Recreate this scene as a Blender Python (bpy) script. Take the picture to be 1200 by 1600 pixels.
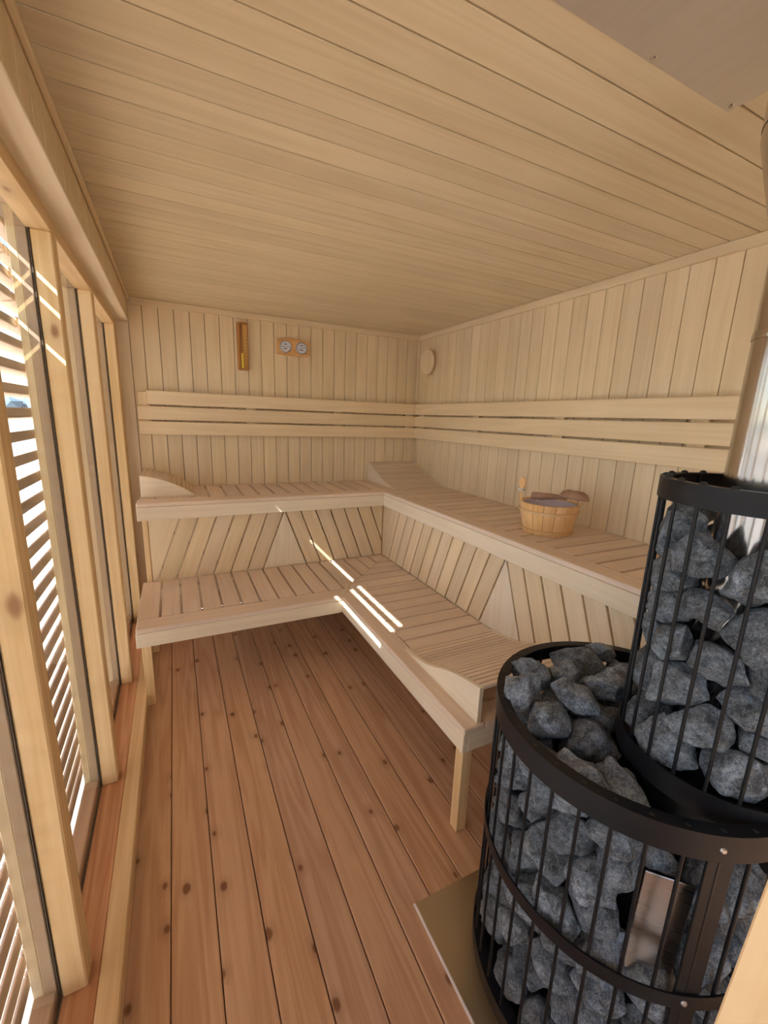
import bpy, bmesh, math, random
from mathutils import Vector, Matrix, Euler, noise

for _o in list(bpy.data.objects):
    bpy.data.objects.remove(_o)
SC = bpy.context.scene
COL = SC.collection
R = math.radians

# ------------------------------------------------------------------ camera
CAM = (0.0, 0.0, 1.5)
right = Vector((0.89824887, -0.43814233, 0.03435497))
up = Vector((0.06465671, 0.20906469, 0.97576199))
fwd = Vector((0.43470504, 0.87425583, -0.21612096))
cd = bpy.data.cameras.new('camera'); cam = bpy.data.objects.new('camera', cd); COL.objects.link(cam)
cam.matrix_world = Matrix(((right.x, up.x, -fwd.x, CAM[0]), (right.y, up.y, -fwd.y, CAM[1]), (right.z, up.z, -fwd.z, CAM[2]), (0, 0, 0, 1)))
cd.sensor_fit = 'HORIZONTAL'; cd.sensor_width = 36.0; cd.lens = 658.254 / 1200 * 36.0
cd.clip_start = 0.02; cd.clip_end = 600
SC.camera = cam

# ------------------------------------------------------------------ sky, sun, exposure
SUN = Vector((1.0, 0.49, -1.08)).normalized()
w = bpy.data.worlds.new('sky'); SC.world = w; w.use_nodes = True
nt = w.node_tree; nt.nodes.clear()
sky = nt.nodes.new('ShaderNodeTexSky'); sky.sky_type = 'NISHITA'; sky.sun_disc = False
sky.sun_elevation = math.asin(-SUN.z); sky.sun_rotation = math.atan2(-SUN.x, -SUN.y)
sky.air_density = 1.0; sky.dust_density = 0.6
bg = nt.nodes.new('ShaderNodeBackground'); bg.inputs['Strength'].default_value = 0.22
wo = nt.nodes.new('ShaderNodeOutputWorld')
nt.links.new(sky.outputs[0], bg.inputs[0]); nt.links.new(bg.outputs[0], wo.inputs[0])
ld = bpy.data.lights.new('sun', 'SUN'); ld.energy = 12.0; ld.angle = R(.53); ld.color = (1, .98, .95)
sun = bpy.data.objects.new('sun', ld); COL.objects.link(sun)
sun.rotation_euler = SUN.to_track_quat('-Z', 'Y').to_euler(); sun.location = (-3, -2, 4)

def portal(name, loc, rot, sx, sy):     # only guides sampling of the sky through a window opening; gives no light of its own
    l = bpy.data.lights.new(name, 'AREA'); l.shape = 'RECTANGLE'; l.size = sx; l.size_y = sy
    l.cycles.is_portal = True
    o = bpy.data.objects.new(name, l); COL.objects.link(o); o.location = loc; o.rotation_euler = rot
portal('window_portal', (-.352, 1.1, 1.04), (0, R(-90), 0), 1.95, 4.3)
portal('front_window_portal', (.26, -1.19, 1.1), (R(90), 0, 0), .72, 1.95)

SC.view_settings.view_transform = 'Standard'; SC.view_settings.look = 'None'
SC.view_settings.gamma = 1.0; SC.view_settings.use_curve_mapping = False
SC.view_settings.exposure = 1.38
SC.cycles.max_bounces = 14; SC.cycles.diffuse_bounces = 9; SC.cycles.glossy_bounces = 5
SC.cycles.transparent_max_bounces = 12; SC.cycles.sample_clamp_indirect = 12
# ------------------------------------------------------------------ materials
MATS = {}
def _new(name):
    m = bpy.data.materials.new(name); m.use_nodes = True
    t = m.node_tree; t.nodes.clear()
    out = t.nodes.new('ShaderNodeOutputMaterial'); b = t.nodes.new('ShaderNodeBsdfPrincipled')
    t.links.new(b.outputs[0], out.inputs[0])
    return m, t, b
def _math(t, op, a, b=None):
    n = t.nodes.new('ShaderNodeMath'); n.operation = op
    for i, v in enumerate((a, b)):
        if v is None: continue
        if isinstance(v, (int, float)): n.inputs[i].default_value = v
        else: t.links.new(v, n.inputs[i])
    return n.outputs[0]
def _mix(t, f, a, b, mode='MIX'):
    n = t.nodes.new('ShaderNodeMix'); n.data_type = 'RGBA'; n.blend_type = mode
    for s, v in ((0, f), (6, a), (7, b)):
        if hasattr(v, 'links'): t.links.new(v, n.inputs[s])
        elif isinstance(v, (int, float)): n.inputs[s].default_value = v
        else: n.inputs[s].default_value = (*v[:3], 1)
    return n.outputs[2]
def _ramp(t, f, pts):
    n = t.nodes.new('ShaderNodeValToRGB'); t.links.new(f, n.inputs[0])
    e = n.color_ramp.elements
    while len(e) < len(pts): e.new(.5)
    for k, (p, c) in enumerate(pts):
        e[k].position = p; e[k].color = (*c[:3], 1) if not isinstance(c, (int, float)) else (c, c, c, 1)
    return n.outputs[0]
def _noise(t, vec, scale, detail=4, rough=.55, dist=0):
    n = t.nodes.new('ShaderNodeTexNoise'); n.inputs['Scale'].default_value = scale
    n.inputs['Detail'].default_value = detail; n.inputs['Roughness'].default_value = rough
    n.inputs['Distortion'].default_value = dist
    if vec is not None: t.links.new(vec, n.inputs['Vector'])
    return n.outputs['Fac']
def wood(name, axis, light, dark, vary=.10, rough=.5, knots=0.0, fig=1.0, knot_col=(.16, .06, .025), bump=.12, tint=.06, spec=.35, flat_knots=False):
    """procedural plank: grain stretched along the local axis, every plank its own tone and offset"""
    key = name + '_' + 'xyz'[axis]
    if key in MATS: return MATS[key]
    m, t, b = _new(key); L = t.links
    tc = t.nodes.new('ShaderNodeTexCoord'); oi = t.nodes.new('ShaderNodeObjectInfo')
    off = t.nodes.new('ShaderNodeVectorMath'); off.operation = 'SCALE'; off.inputs[0].default_value = (13.7, 29.1, 41.3)
    L.new(oi.outputs['Random'], off.inputs['Scale'])
    add = t.nodes.new('ShaderNodeVectorMath'); L.new(tc.outputs['Object'], add.inputs[0]); L.new(off.outputs[0], add.inputs[1])
    mp = t.nodes.new('ShaderNodeMapping'); L.new(add.outputs[0], mp.inputs['Vector'])
    s = [11.0 * fig] * 3; s[axis] = .55 * fig; mp.inputs['Scale'].default_value = s
    n1 = _noise(t, mp.outputs[0], 1.0, 3, .5, .6)
    wv = t.nodes.new('ShaderNodeMath'); wv.operation = 'PINGPONG'; wv.inputs[1].default_value = .5
    L.new(_math(t, 'MULTIPLY', n1, 5.0), wv.inputs[0])
    mp2 = t.nodes.new('ShaderNodeMapping'); L.new(add.outputs[0], mp2.inputs['Vector'])
    s2 = [160.0] * 3; s2[axis] = 4.0; mp2.inputs['Scale'].default_value = s2
    n2 = _noise(t, mp2.outputs[0], 1.0, 2, .6)
    g = _math(t, 'ADD', _math(t, 'MULTIPLY', wv.outputs[0], 1.1), _math(t, 'MULTIPLY', n2, .55))
    col = _ramp(t, g, [(.18, dark), (.78, light)])
    big = _noise(t, add.outputs[0], 2.3, 2)
    hsv = t.nodes.new('ShaderNodeHueSaturation'); L.new(col, hsv.inputs['Color'])
    r1 = _math(t, 'MULTIPLY', _math(t, 'SUBTRACT', oi.outputs['Random'], .5), vary * 2)
    r2 = _math(t, 'MULTIPLY', _math(t, 'SUBTRACT', big, .5), .16)
    L.new(_math(t, 'ADD', 1.0, _math(t, 'ADD', r1, r2)), hsv.inputs['Value'])
    rs = _math(t, 'FRACT', _math(t, 'MULTIPLY', oi.outputs['Random'], 7.31))
    L.new(_math(t, 'ADD', 1.0, _math(t, 'MULTIPLY', _math(t, 'SUBTRACT', rs, .5), tint * 4)), hsv.inputs['Saturation'])
    L.new(_math(t, 'ADD', .5, _math(t, 'MULTIPLY', _math(t, 'SUBTRACT', rs, .5), tint * .12)), hsv.inputs['Hue'])
    c = hsv.outputs[0]
    if knots > 0:
        mk = t.nodes.new('ShaderNodeMapping'); L.new(add.outputs[0], mk.inputs['Vector'])
        ks = [7.5] * 3; ks[axis] = 3.6; mk.inputs['Scale'].default_value = ks
        vo = t.nodes.new('ShaderNodeTexVoronoi')
        if flat_knots: vo.voronoi_dimensions = '2D'; mk.inputs['Scale'].default_value = (9.5, 6.5, 1)
        vo.inputs['Scale'].default_value = 1.0; L.new(mk.outputs[0], vo.inputs['Vector'])
        sep = t.nodes.new('ShaderNodeSeparateColor'); L.new(vo.outputs['Color'], sep.inputs[0])
        on = _math(t, 'LESS_THAN', sep.outputs[0], knots)
        rad = _math(t, 'ADD', .05, _math(t, 'MULTIPLY', sep.outputs[1], .055))
        wob = _math(t, 'ADD', vo.outputs['Distance'], _math(t, 'MULTIPLY', _math(t, 'SUBTRACT', n2, .5), .05))
        core = t.nodes.new('ShaderNodeMapRange'); core.interpolation_type = 'SMOOTHSTEP'
        L.new(_math(t, 'SUBTRACT', wob, rad), core.inputs[0]); core.inputs[1].default_value = -.03; core.inputs[2].default_value = .05
        core.inputs[3].default_value = 1; core.inputs[4].default_value = 0
        halo = t.nodes.new('ShaderNodeMapRange'); L.new(wob, halo.inputs[0]); halo.inputs[1].default_value = .08; halo.inputs[2].default_value = .30
        halo.inputs[3].default_value = .30; halo.inputs[4].default_value = 0
        c = _mix(t, _math(t, 'MULTIPLY', halo.outputs[0], on), c, tuple(x * .55 for x in dark))
        c = _mix(t, _math(t, 'MULTIPLY', _math(t, 'MULTIPLY', core.outputs[0], on), .8), c, knot_col)
    L.new(c, b.inputs['Base Color'])
    b.inputs['Roughness'].default_value = rough; b.inputs['Specular IOR Level'].default_value = spec
    bp = t.nodes.new('ShaderNodeBump'); bp.inputs['Strength'].default_value = bump; bp.inputs['Distance'].default_value = .001
    L.new(g, bp.inputs['Height']); L.new(bp.outputs[0], b.inputs['Normal'])
    MATS[key] = m
    return m
def plain(name, col, rough=.5, metal=0.0, noise_amt=0.0, nscale=20, spec=.5, aniso=None):
    if name in MATS: return MATS[name]
    m, t, b = _new(name)
    b.inputs['Base Color'].default_value = (*col, 1); b.inputs['Roughness'].default_value = rough
    b.inputs['Metallic'].default_value = metal; b.inputs['Specular IOR Level'].default_value = spec
    if noise_amt:
        tc = t.nodes.new('ShaderNodeTexCoord'); mp = t.nodes.new('ShaderNodeMapping'); t.links.new(tc.outputs['Object'], mp.inputs[0])
        mp.inputs['Scale'].default_value = aniso or (1, 1, 1)
        n = _noise(t, mp.outputs[0], nscale, 4)
        t.links.new(_mix(t, n, tuple(c * (1 - noise_amt) for c in col), tuple(min(1, c * (1 + noise_amt)) for c in col)), b.inputs['Base Color'])
        t.links.new(_math(t, 'ADD', rough - noise_amt * .25, _math(t, 'MULTIPLY', n, noise_amt * .5)), b.inputs['Roughness'])
        bp = t.nodes.new('ShaderNodeBump'); bp.inputs['Strength'].default_value = .15; bp.inputs['Distance'].default_value = .0006
        t.links.new(n, bp.inputs['Height']); t.links.new(bp.outputs[0], b.inputs['Normal'])
    MATS[name] = m
    return m
def glass_mat():
    if 'glass' in MATS: return MATS['glass']
    m = bpy.data.materials.new('glass'); m.use_nodes = True; t = m.node_tree; t.nodes.clear()
    out = t.nodes.new('ShaderNodeOutputMaterial'); mx = t.nodes.new('ShaderNodeMixShader')
    tr = t.nodes.new('ShaderNodeBsdfTransparent'); tr.inputs[0].default_value = (.97, .98, .97, 1)
    gl = t.nodes.new('ShaderNodeBsdfGlossy'); gl.inputs['Roughness'].default_value = .02
    fr = t.nodes.new('ShaderNodeFresnel'); fr.inputs[0].default_value = 1.5
    geo = t.nodes.new('ShaderNodeNewGeometry')
    # both faces of the pane reflect as seen from the air side
    f = _math(t, 'MULTIPLY', fr.outputs[0], _math(t, 'SUBTRACT', 1.0, geo.outputs['Backfacing']))
    t.links.new(f, mx.inputs[0]); t.links.new(tr.outputs[0], mx.inputs[1]); t.links.new(gl.outputs[0], mx.inputs[2])
    t.links.new(mx.outputs[0], out.inputs[0])
    MATS['glass'] = m
    return m
def stone_mat():
    m, t, b = _new('olivine_stone'); L = t.links
    tc = t.nodes.new('ShaderNodeTexCoord'); oi = t.nodes.new('ShaderNodeObjectInfo')
    off = t.nodes.new('ShaderNodeVectorMath'); off.operation = 'SCALE'; off.inputs[0].default_value = (17, 23, 31)
    L.new(oi.outputs['Random'], off.inputs['Scale'])
    add = t.nodes.new('ShaderNodeVectorMath'); L.new(tc.outputs['Object'], add.inputs[0]); L.new(off.outputs[0], add.inputs[1])
    n1 = _noise(t, add.outputs[0], 1.6, 5, .6, .2); n2 = _noise(t, add.outputs[0], 9, 7, .78, .1); n3 = _noise(t, add.outputs[0], 46, 3, .7)
    c = _ramp(t, n2, [(.34, (.020, .027, .040)), (.52, (.11, .135, .17)), (.68, (.34, .38, .43))])
    c = _mix(t, _ramp(t, n3, [(.44, 0.0), (.72, .75)]), c, (.50, .53, .55))
    c = _mix(t, _ramp(t, n1, [(.50, 0.0), (.72, .6)]), c, (.075, .062, .048))
    n4 = _noise(t, add.outputs[0], 2.6, 5, .6, .2)
    c = _mix(t, 1.0, c, _ramp(t, n4, [(.36, .42), (.62, 1.25)]), 'MULTIPLY')  # broad noise puts facet highlights and shade into the stone colour
    vein = _math(t, 'ABSOLUTE', _math(t, 'SUBTRACT', _noise(t, add.outputs[0], 3.1, 6, .7, .8), .5))
    c = _mix(t, _ramp(t, vein, [(.004, .55), (.018, 0.0)]), c, (.46, .50, .52))
    hs = t.nodes.new('ShaderNodeHueSaturation'); L.new(c, hs.inputs['Color']); hs.inputs['Saturation'].default_value = 1.4
    L.new(_math(t, 'ADD', .85, _math(t, 'MULTIPLY', oi.outputs['Random'], .65)), hs.inputs['Value'])
    L.new(hs.outputs[0], b.inputs['Base Color']); b.inputs['Roughness'].default_value = .72; b.inputs['Specular IOR Level'].default_value = .35
    h = _math(t, 'ADD', _math(t, 'MULTIPLY', n2, 1.0), _math(t, 'MULTIPLY', n3, .45))
    bp = t.nodes.new('ShaderNodeBump'); bp.inputs['Strength'].default_value = .75; bp.inputs['Distance'].default_value = .006
    L.new(h, bp.inputs['Height']); L.new(bp.outputs[0], b.inputs['Normal'])
    return m

def clad(a): return wood('cladding', a, (.765, .63, .425), (.70, .56, .36), vary=.05, rough=.5, bump=.05, tint=.02)
def ceil_w(a): return wood('ceiling_board', a, (.685, .585, .41), (.62, .515, .345), vary=.045, rough=.42, bump=.05, tint=.02)
def bench(a): return wood('bench_board', a, (.76, .63, .50), (.69, .555, .425), vary=.05, rough=.55, bump=.06, tint=.02)
def pale(a): return wood('pale_board', a, (.81, .71, .55), (.75, .64, .47), vary=.03, rough=.5, bump=.05, tint=.01)
def pine(a): return wood('pine_stud', a, (.79, .59, .33), (.67, .46, .22), vary=.04, rough=.5, knots=.14, knot_col=(.28, .12, .05), tint=.02)
def larch(a): return wood('larch_floor', a, (.59, .385, .245), (.46, .27, .16), vary=.06, rough=.42, knots=.30, knot_col=(.15, .05, .015), fig=1.2, tint=.03, flat_knots=True)
def sill_w(a): return wood('larch_sill', a, (.62, .36, .22), (.42, .20, .10), vary=.05, rough=.5, knots=.4, tint=.02)
def grey_w(a): return wood('weathered_slat', a, (.60, .47, .37), (.48, .37, .29), vary=.06, rough=.6, tint=.01, spec=.4)
def deck_w(a): return wood('weathered_deck', a, (.44, .43, .41), (.35, .34, .32), vary=.08, rough=.8, tint=.01)
def pail_w(a): return wood('pail_stave', a, (.82, .54, .26), (.72, .42, .17), vary=.07, rough=.35, tint=.03)
def dark_w(a): return wood('dark_ladle', a, (.40, .24, .16), (.30, .165, .10), vary=.03, rough=.5, tint=.01)
def timer_w(a): return wood('timer_wood', a, (.46, .22, .07), (.34, .14, .04), vary=.03, rough=.4, tint=.01)
# ------------------------------------------------------------------ helpers
def link(name, me, mat=None, parent=None, loc=(0, 0, 0), rot=None, smooth=False):
    o = bpy.data.objects.new(name, me); COL.objects.link(o)
    if parent is not None: o.parent = parent
    o.location = loc
    if rot is not None: o.rotation_euler = rot
    if me is not None and mat is not None:
        if not me.materials: me.materials.append(mat)
        elif me.materials[0] is not mat:
            o.material_slots[0].link = 'OBJECT'; o.material_slots[0].material = mat
    return o
def tag(o, label=None, cat=None, group=None, kind=None):
    for k, v in (('label', label), ('category', cat), ('group', group), ('kind', kind)):
        if v: o[k] = v
    return o
def thing(name, loc, label, cat, group=None, rotz=0):
    o = link(name, None, loc=loc, rot=(0, 0, rotz)); return tag(o, label, cat, group)
def fin(bm, name, smooth=False, ang=None):
    bmesh.ops.recalc_face_normals(bm, faces=bm.faces[:])
    me = bpy.data.meshes.new(name); bm.to_mesh(me); bm.free()
    if smooth:
        for p in me.polygons: p.use_smooth = True
        if ang is not None: me.set_sharp_from_angle(angle=R(ang))
    return me
_boxes = {}
def box_mesh(sx, sy, sz, bev=.0015):
    key = (round(sx, 4), round(sy, 4), round(sz, 4), bev)
    if key in _boxes: return _boxes[key]
    bm = bmesh.new(); bmesh.ops.create_cube(bm, size=1)
    for v in bm.verts: v.co = Vector((v.co.x * sx, v.co.y * sy, v.co.z * sz))
    if bev: bmesh.ops.bevel(bm, geom=bm.edges[:], offset=bev, segments=1, affect='EDGES')
    _boxes[key] = fin(bm, 'board'); return _boxes[key]
def box(name, x0, x1, y0, y1, z0, z1, matf, parent=None, bev=.0015, base=(0, 0, 0), rot=None):
    """a board between world limits; matf is a material or a wood(axis) function"""
    sx, sy, sz = x1 - x0, y1 - y0, z1 - z0
    me = box_mesh(sx, sy, sz, bev)
    if callable(matf):
        a = max(range(3), key=lambda i: (sx, sy, sz)[i]); matf = matf(a)
    # boards of one size in different woods need their own mesh
    key = (me.name, matf.name)
    if key not in _variants:
        mm = me if not me.materials else me.copy()
        if mm is not me: mm.materials.clear()
        mm.materials.append(matf); _variants[key] = mm
    o = bpy.data.objects.new(name, _variants[key]); COL.objects.link(o)
    if parent is not None: o.parent = parent
    o.location = ((x0 + x1) / 2 - base[0], (y0 + y1) / 2 - base[1], (z0 + z1) / 2 - base[2])
    if rot is not None: o.rotation_euler = rot
    return o
_variants = {}
def prism(name, poly, th, mat, parent, loc, rot=(0, 0, 0), bev=.0012, centre=True):
    """polygon in the local XY plane, thickness th downward along local Z"""
    cx = sum(p[0] for p in poly) / len(poly) if centre else 0; cy = sum(p[1] for p in poly) / len(poly) if centre else 0
    bm = bmesh.new()
    top = [bm.verts.new((p[0] - cx, p[1] - cy, 0)) for p in poly]
    f = bm.faces.new(top); r = bmesh.ops.extrude_face_region(bm, geom=[f])
    for v in r['geom']:
        if isinstance(v, bmesh.types.BMVert): v.co.z -= th
    if bev: bmesh.ops.bevel(bm, geom=bm.edges[:], offset=bev, segments=1, affect='EDGES', clamp_overlap=True)
    M = Euler(rot).to_matrix()
    o = link(name, fin(bm, name), mat, parent, Vector(loc) + M @ Vector((cx, cy, 0)), rot)
    return o
def clip(poly, a, b, c):
    """keep a*x + b*y <= c"""
    out = []
    for i in range(len(poly)):
        p, q = poly[i], poly[(i + 1) % len(poly)]
        dp, dq = a * p[0] + b * p[1] - c, a * q[0] + b * q[1] - c
        if dp <= 0: out.append(p)
        if (dp < 0 < dq) or (dq < 0 < dp):
            t = dp / (dp - dq); out.append((p[0] + t * (q[0] - p[0]), p[1] + t * (q[1] - p[1])))
    return out
def lathe(name, prof, mat, parent, loc, seg=48, closed=False, ang=35, rot=None, smooth=True):
    bm = bmesh.new(); rings = []
    for r, z in prof:
        rings.append([bm.verts.new((r * math.cos(2 * math.pi * k / seg), r * math.sin(2 * math.pi * k / seg), z)) for k in range(seg)] if r > 1e-6 else [bm.verts.new((0, 0, z))])
    pairs = list(zip(rings, rings[1:])) + ([(rings[-1], rings[0])] if closed else [])
    for A, B in pairs:
        for k in range(seg):
            j = (k + 1) % seg
            if len(A) == 1 and len(B) == 1: continue
            if len(A) == 1: bm.faces.new((A[0], B[j], B[k]))
            elif len(B) == 1: bm.faces.new((A[k], A[j], B[0]))
            else: bm.faces.new((A[k], A[j], B[j], B[k]))
    return link(name, fin(bm, name, smooth, ang), mat, parent, loc, rot)
def tube_mesh(name, pts, rad, seg=8, caps=True):
    bm = bmesh.new(); rings = []; n = len(pts); pts = [Vector(p) for p in pts]
    rads = rad if isinstance(rad, (list, tuple)) else [rad] * n
    for i, p in enumerate(pts):
        d = (pts[min(i + 1, n - 1)] - pts[max(i - 1, 0)]).normalized()
        s = d.cross(Vector((0, 0, 1)) if abs(d.z) < .9 else Vector((1, 0, 0))).normalized(); u = s.cross(d)
        rings.append([bm.verts.new(p + (s * math.cos(2 * math.pi * k / seg) + u * math.sin(2 * math.pi * k / seg)) * rads[i]) for k in range(seg)])
    for A, B in zip(rings, rings[1:]):
        for k in range(seg): bm.faces.new((A[k], A[(k + 1) % seg], B[(k + 1) % seg], B[k]))
    if caps: bm.faces.new(rings[0]); bm.faces.new(rings[-1])
    return fin(bm, name, True, 50)
# ------------------------------------------------------------------ room dimensions (metres)
XR, YB, ZC = 1.963, 3.353, 2.204          # right wall, back wall, ceiling
XL, YF = -.22, -1.20                      # left wall face, front wall face (behind the camera)
ZL, ZU = .445, .972                       # seat heights
def structure(name, x0, x1, y0, y1, z0, z1, mat):
    o = box(name, x0, x1, y0, y1, z0, z1, mat, bev=0); return tag(o, kind='structure')
backing = plain('backing_board', (.20, .11, .05), .8)

# ------------------------------------------------------------------ floor, ceiling, walls with their planks
fl = structure('floor', -.36, XR + .06, YF - .06, YB + .06, -.09, -.030, backing)
fb = tuple(fl.location)
for k in range(-1, 17):
    x = -.104 + .1253 * k
    x0, x1 = x + .0014, min(x + .1253 - .0014, XR)
    if x1 - x0 < .02: continue
    box('plank', x0, x1, YF, YB, -.028, 0, larch, fl, .0025, fb)
ce = structure('ceiling', -.36, XR + .06, YF - .06, YB + .06, ZC + .016, ZC + .06, backing)
cb = tuple(ce.location)
for k in range(-22, 26):
    y = .9456 + .0961 * k
    y0, y1 = max(y + .0022, YF), min(y + .0961 - .0022, YB)
    if y1 - y0 < .02: continue
    box('plank', XL, XR, y0, y1, ZC, ZC + .014, ceil_w, ce, .0012, cb)
wr = structure('wall_right', XR + .016, XR + .06, YF - .06, YB + .06, 0, ZC, backing)
wrb = tuple(wr.location)
for k in range(-23, 25):
    y = .988 + .0966 * k
    y0, y1 = max(y + .0016, YF), min(y + .0966 - .0016, YB)
    if y1 - y0 < .02: continue
    box('plank', XR, XR + .014, y0, y1, 0, ZC, clad, wr, .0018, wrb)
wb = structure('wall_back', -.36, XR, YB + .016, YB + .06, 0, ZC, backing)
wbb = tuple(wb.location)
for k in range(-1, 23):
    x = -.142 + .0943 * k
    x0, x1 = max(x + .0016, XL), min(x + .0943 - .0016, XR)
    if x1 - x0 < .015: continue
    box('plank', x0, x1, YB, YB + .014, 0, ZC, clad, wb, .0018, wbb)
# left wall: cladding above the windows, head, jamb and sill
wl = structure('wall_left', -.36, XL - .014, YF - .06, YB + .06, 2.075, ZC, backing)
wlb = tuple(wl.location)
for k in range(-22, 26):
    y = .965 + .0961 * k
    y0, y1 = max(y + .0010, YF), min(y + .0961 - .0010, YB)
    if y1 - y0 < .02: continue
    box('plank', XL - .013, XL, y0, y1, 2.062, ZC, clad, wl, .002, wlb)
for k in range(4):      # soffit boards under the left beam
    pass
o = box('trim_1', -.292, XL + .002, YF, YB, 2.052, 2.0615, pale, bev=.002); tag(o, 'pale soffit board under the left beam', kind='structure')
o = box('trim_2', -.350, XL - .002, YB - .014, YB, .06, 2.052, pale, bev=.002); tag(o, 'pale window jamb board at the back corner', kind='structure')
o = box('trim_3', -.352, -.290, YF, YB - .014, 2.010, 2.075, pine, bev=.002); tag(o, 'window head rail', kind='structure')
o = box('trim_4', -.350, -.268, YF, YB - .014, .020, .056, sill_w, bev=.002); tag(o, 'reddish window sill', kind='structure')
o = box('trim_5', -.266, -.212, YF, YB - .014, -.0, .066, pine, bev=.004); tag(o, 'yellow threshold board along the left edge of the floor', kind='structure')
# thin ceiling trims
o = box('trim_6', -.2195, -.204, YF, YB - .018, ZC - .020, ZC, clad, bev=.004); tag(o, 'ceiling trim left', kind='structure')
o = box('trim_7', -.204, XR, YB - .018, YB, ZC - .043, ZC - .0005, clad, bev=.003); tag(o, 'ceiling trim back', kind='structure')
o = box('trim_8', XR - .018, XR, YF, YB - .018, ZC - .043, ZC - .0005, clad, bev=.003); tag(o, 'ceiling trim right', kind='structure')
# front wall behind the camera: unseen, glazed opening sized for the light it lets in
wf = structure('wall_front', XL, XR + .06, YF - .10, YF, 0, .10, clad)
for (a, b_, c, d) in ((-.36, -.10, .10, ZC), (.62, XR + .06, .10, ZC), (-.10, .62, 2.06, ZC)):
    box('panel', a, b_, YF - .10, YF, c, d, clad, wf, .002, tuple(wf.location))

# ------------------------------------------------------------------ windows on the left
glass = glass_mat()
MY = [-1.035 + .685 * k + .0 for k in range(7)]       # fronts of the mullions
MY = [-1.03, -.345, .335, 1.02, 1.702, 2.402, 3.215]
MT = .062
rail_m = plain('window_gasket', (.10, .075, .055), .6)
edges = MY + [YB - .014]
for i in range(7):
    y0, y1 = edges[i] + MT, edges[i + 1]
    wn = box('window_%d' % (i + 1), -.354, -.344, y0 - .02, y1 + (.02 if i < 6 else 0), .050, .062, rail_m, bev=.001); tag(wn, kind='structure')
    b0 = tuple(wn.location)
    if i < 6: box('pane', -.3505, -.3465, y0 - .015, y1 + (.015 if i < 6 else 0), .062, 2.012, glass, wn, 0, b0)
    box('gasket', -.3462, -.3448, edges[i] - .003, edges[i] + MT + .003, .062, 2.010, rail_m, wn, 0, b0)
    box('mullion', -.3440, -.290, edges[i], (edges[i] + MT) if i < 6 else YB - .015, .056, 2.010, pine, wn, .004, b0)
    box('bottom_rail', -.400, -.3545, y0 - .03, y1 + (.03 if i < 6 else 0), -.02, .085, grey_w, wn, .003, b0)
wn = box('window_8', -.10, .62, YF - .07, YF - .03, .10, .16, pine, bev=.002); tag(wn, kind='structure'); b0 = tuple(wn.location)  # unseen front window, kept narrow so the stove's near side stays dark
for a in (-.10, .56): box('mullion', a, a + .06, YF - .07, YF - .03, .16, 2.06, pine, wn, .002, b0)
for a in (-.04,): box('pane', a, a + .60, YF - .053, YF - .047, .16, 2.06, glass, wn, 0, b0)

# ------------------------------------------------------------------ outside: louvre screen, terrace, balustrade, far trees
lv = thing('louvre_screen', (-.44, 1.1, 0), 'weathered horizontal slat screen outside the left windows', 'louvre')
lb = (-.44, 1.1, 0)
box('sun_stop_board', -.475, -.36, YF - .1, YB + .15, 2.062, 2.20, grey_w, lv, .003, lb)  # unseen board added to block the sun above the top slat
bays = [(a - .0 if a > YF else YF) for a in MY] + [YB + .1]
for i, a in enumerate(MY):
    box('frame_post', -.376, -.3510, a + .002, a + .060, .085, 2.062, lambda ax: wood('frame_post', ax, (.34, .25, .18), (.25, .18, .13), vary=.05, rough=.6), lv, .002, lb)
    box('batten', -.399, -.3765, a + .004, a + .058, .085, 2.062, lambda ax: wood('screen_batten', ax, (.66, .56, .39), (.50, .40, .26), vary=.05, rough=.7), lv, .002, lb)
for i in range(7):
    y0 = (MY[i] + .031) + .0006; y1 = (MY[i + 1] + .031 if i < 6 else YB + .12) - .0006
    for k in range(-20, 10):
        z = 1.425 + .068 * k
        if z < .07: continue
        # some boards are narrowed and shifted so a sun sliver passes their edge
        up_, lo_ = ((5, 7, 8), (6, 8, 9)) if i == 3 else (((8,), (9,)) if i == 4 else ((), ()))
        parts = [(y0, y1, k in up_, k in lo_)] if not (i == 4 and k in (8, 9)) else [(y0, 2.262, k in up_, k in lo_), (2.2632, y1, False, False)]
        for (ya, yb_, u_, l_) in parts:
            a_, b_ = .0112 * u_, .0112 * l_
            wd = .045 - (a_ + b_) / 1.264
            box('slat', -wd / 2, wd / 2, ya, yb_, -.0145, .0145, grey_w, lv, .002, (lb[0] + .430, lb[1], -(z - .0164 + (b_ - a_) / 2)), rot=(0, R(-12), 0))
terr = box('terrace', -4.6, -.405, -6, 9, -.24, -.12, plain('terrace_frame', (.3, .29, .27), .9), bev=0); tag(terr, kind='structure')
tb = tuple(terr.location)
for k in range(30):
    x1 = -.412 - .14 * k
    box('plank', x1 - .134, x1, -6, 9, -.12, -.09, deck_w, terr, .003, tb)
bal = thing('balustrade', (-4.4, 1.5, -.09), 'pale balustrade of close upright pickets at the terrace edge', 'railing'); bb = (-4.4, 1.5, -.09)
white = plain('pale_paint', (.50, .50, .49), .6)
box('top_rail', -4.45, -4.35, -6, 9, 1.33, 1.37, white, bal, .003, bb); box('bottom_rail', -4.43, -4.37, -6, 9, 0, .05, white, bal, .003, bb)
for k in range(125):
    y = -5.9 + .12 * k
    box('picket', -4.41, -4.39, y, y + .07, .05, 1.33, white, bal, 0, bb)
gm, gt, gbs = _new('pale_ground'); gbs.inputs['Roughness'].default_value = .9
gt.links.new(_ramp(gt, _noise(gt, None, 3, 5), [(.3, (.36, .36, .33)), (.7, (.46, .45, .43))]), gbs.inputs[0])
gr = box('ground', -300, 120, -220, 300, -1.1, -.6, gm, bev=0); tag(gr, kind='structure')
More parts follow.
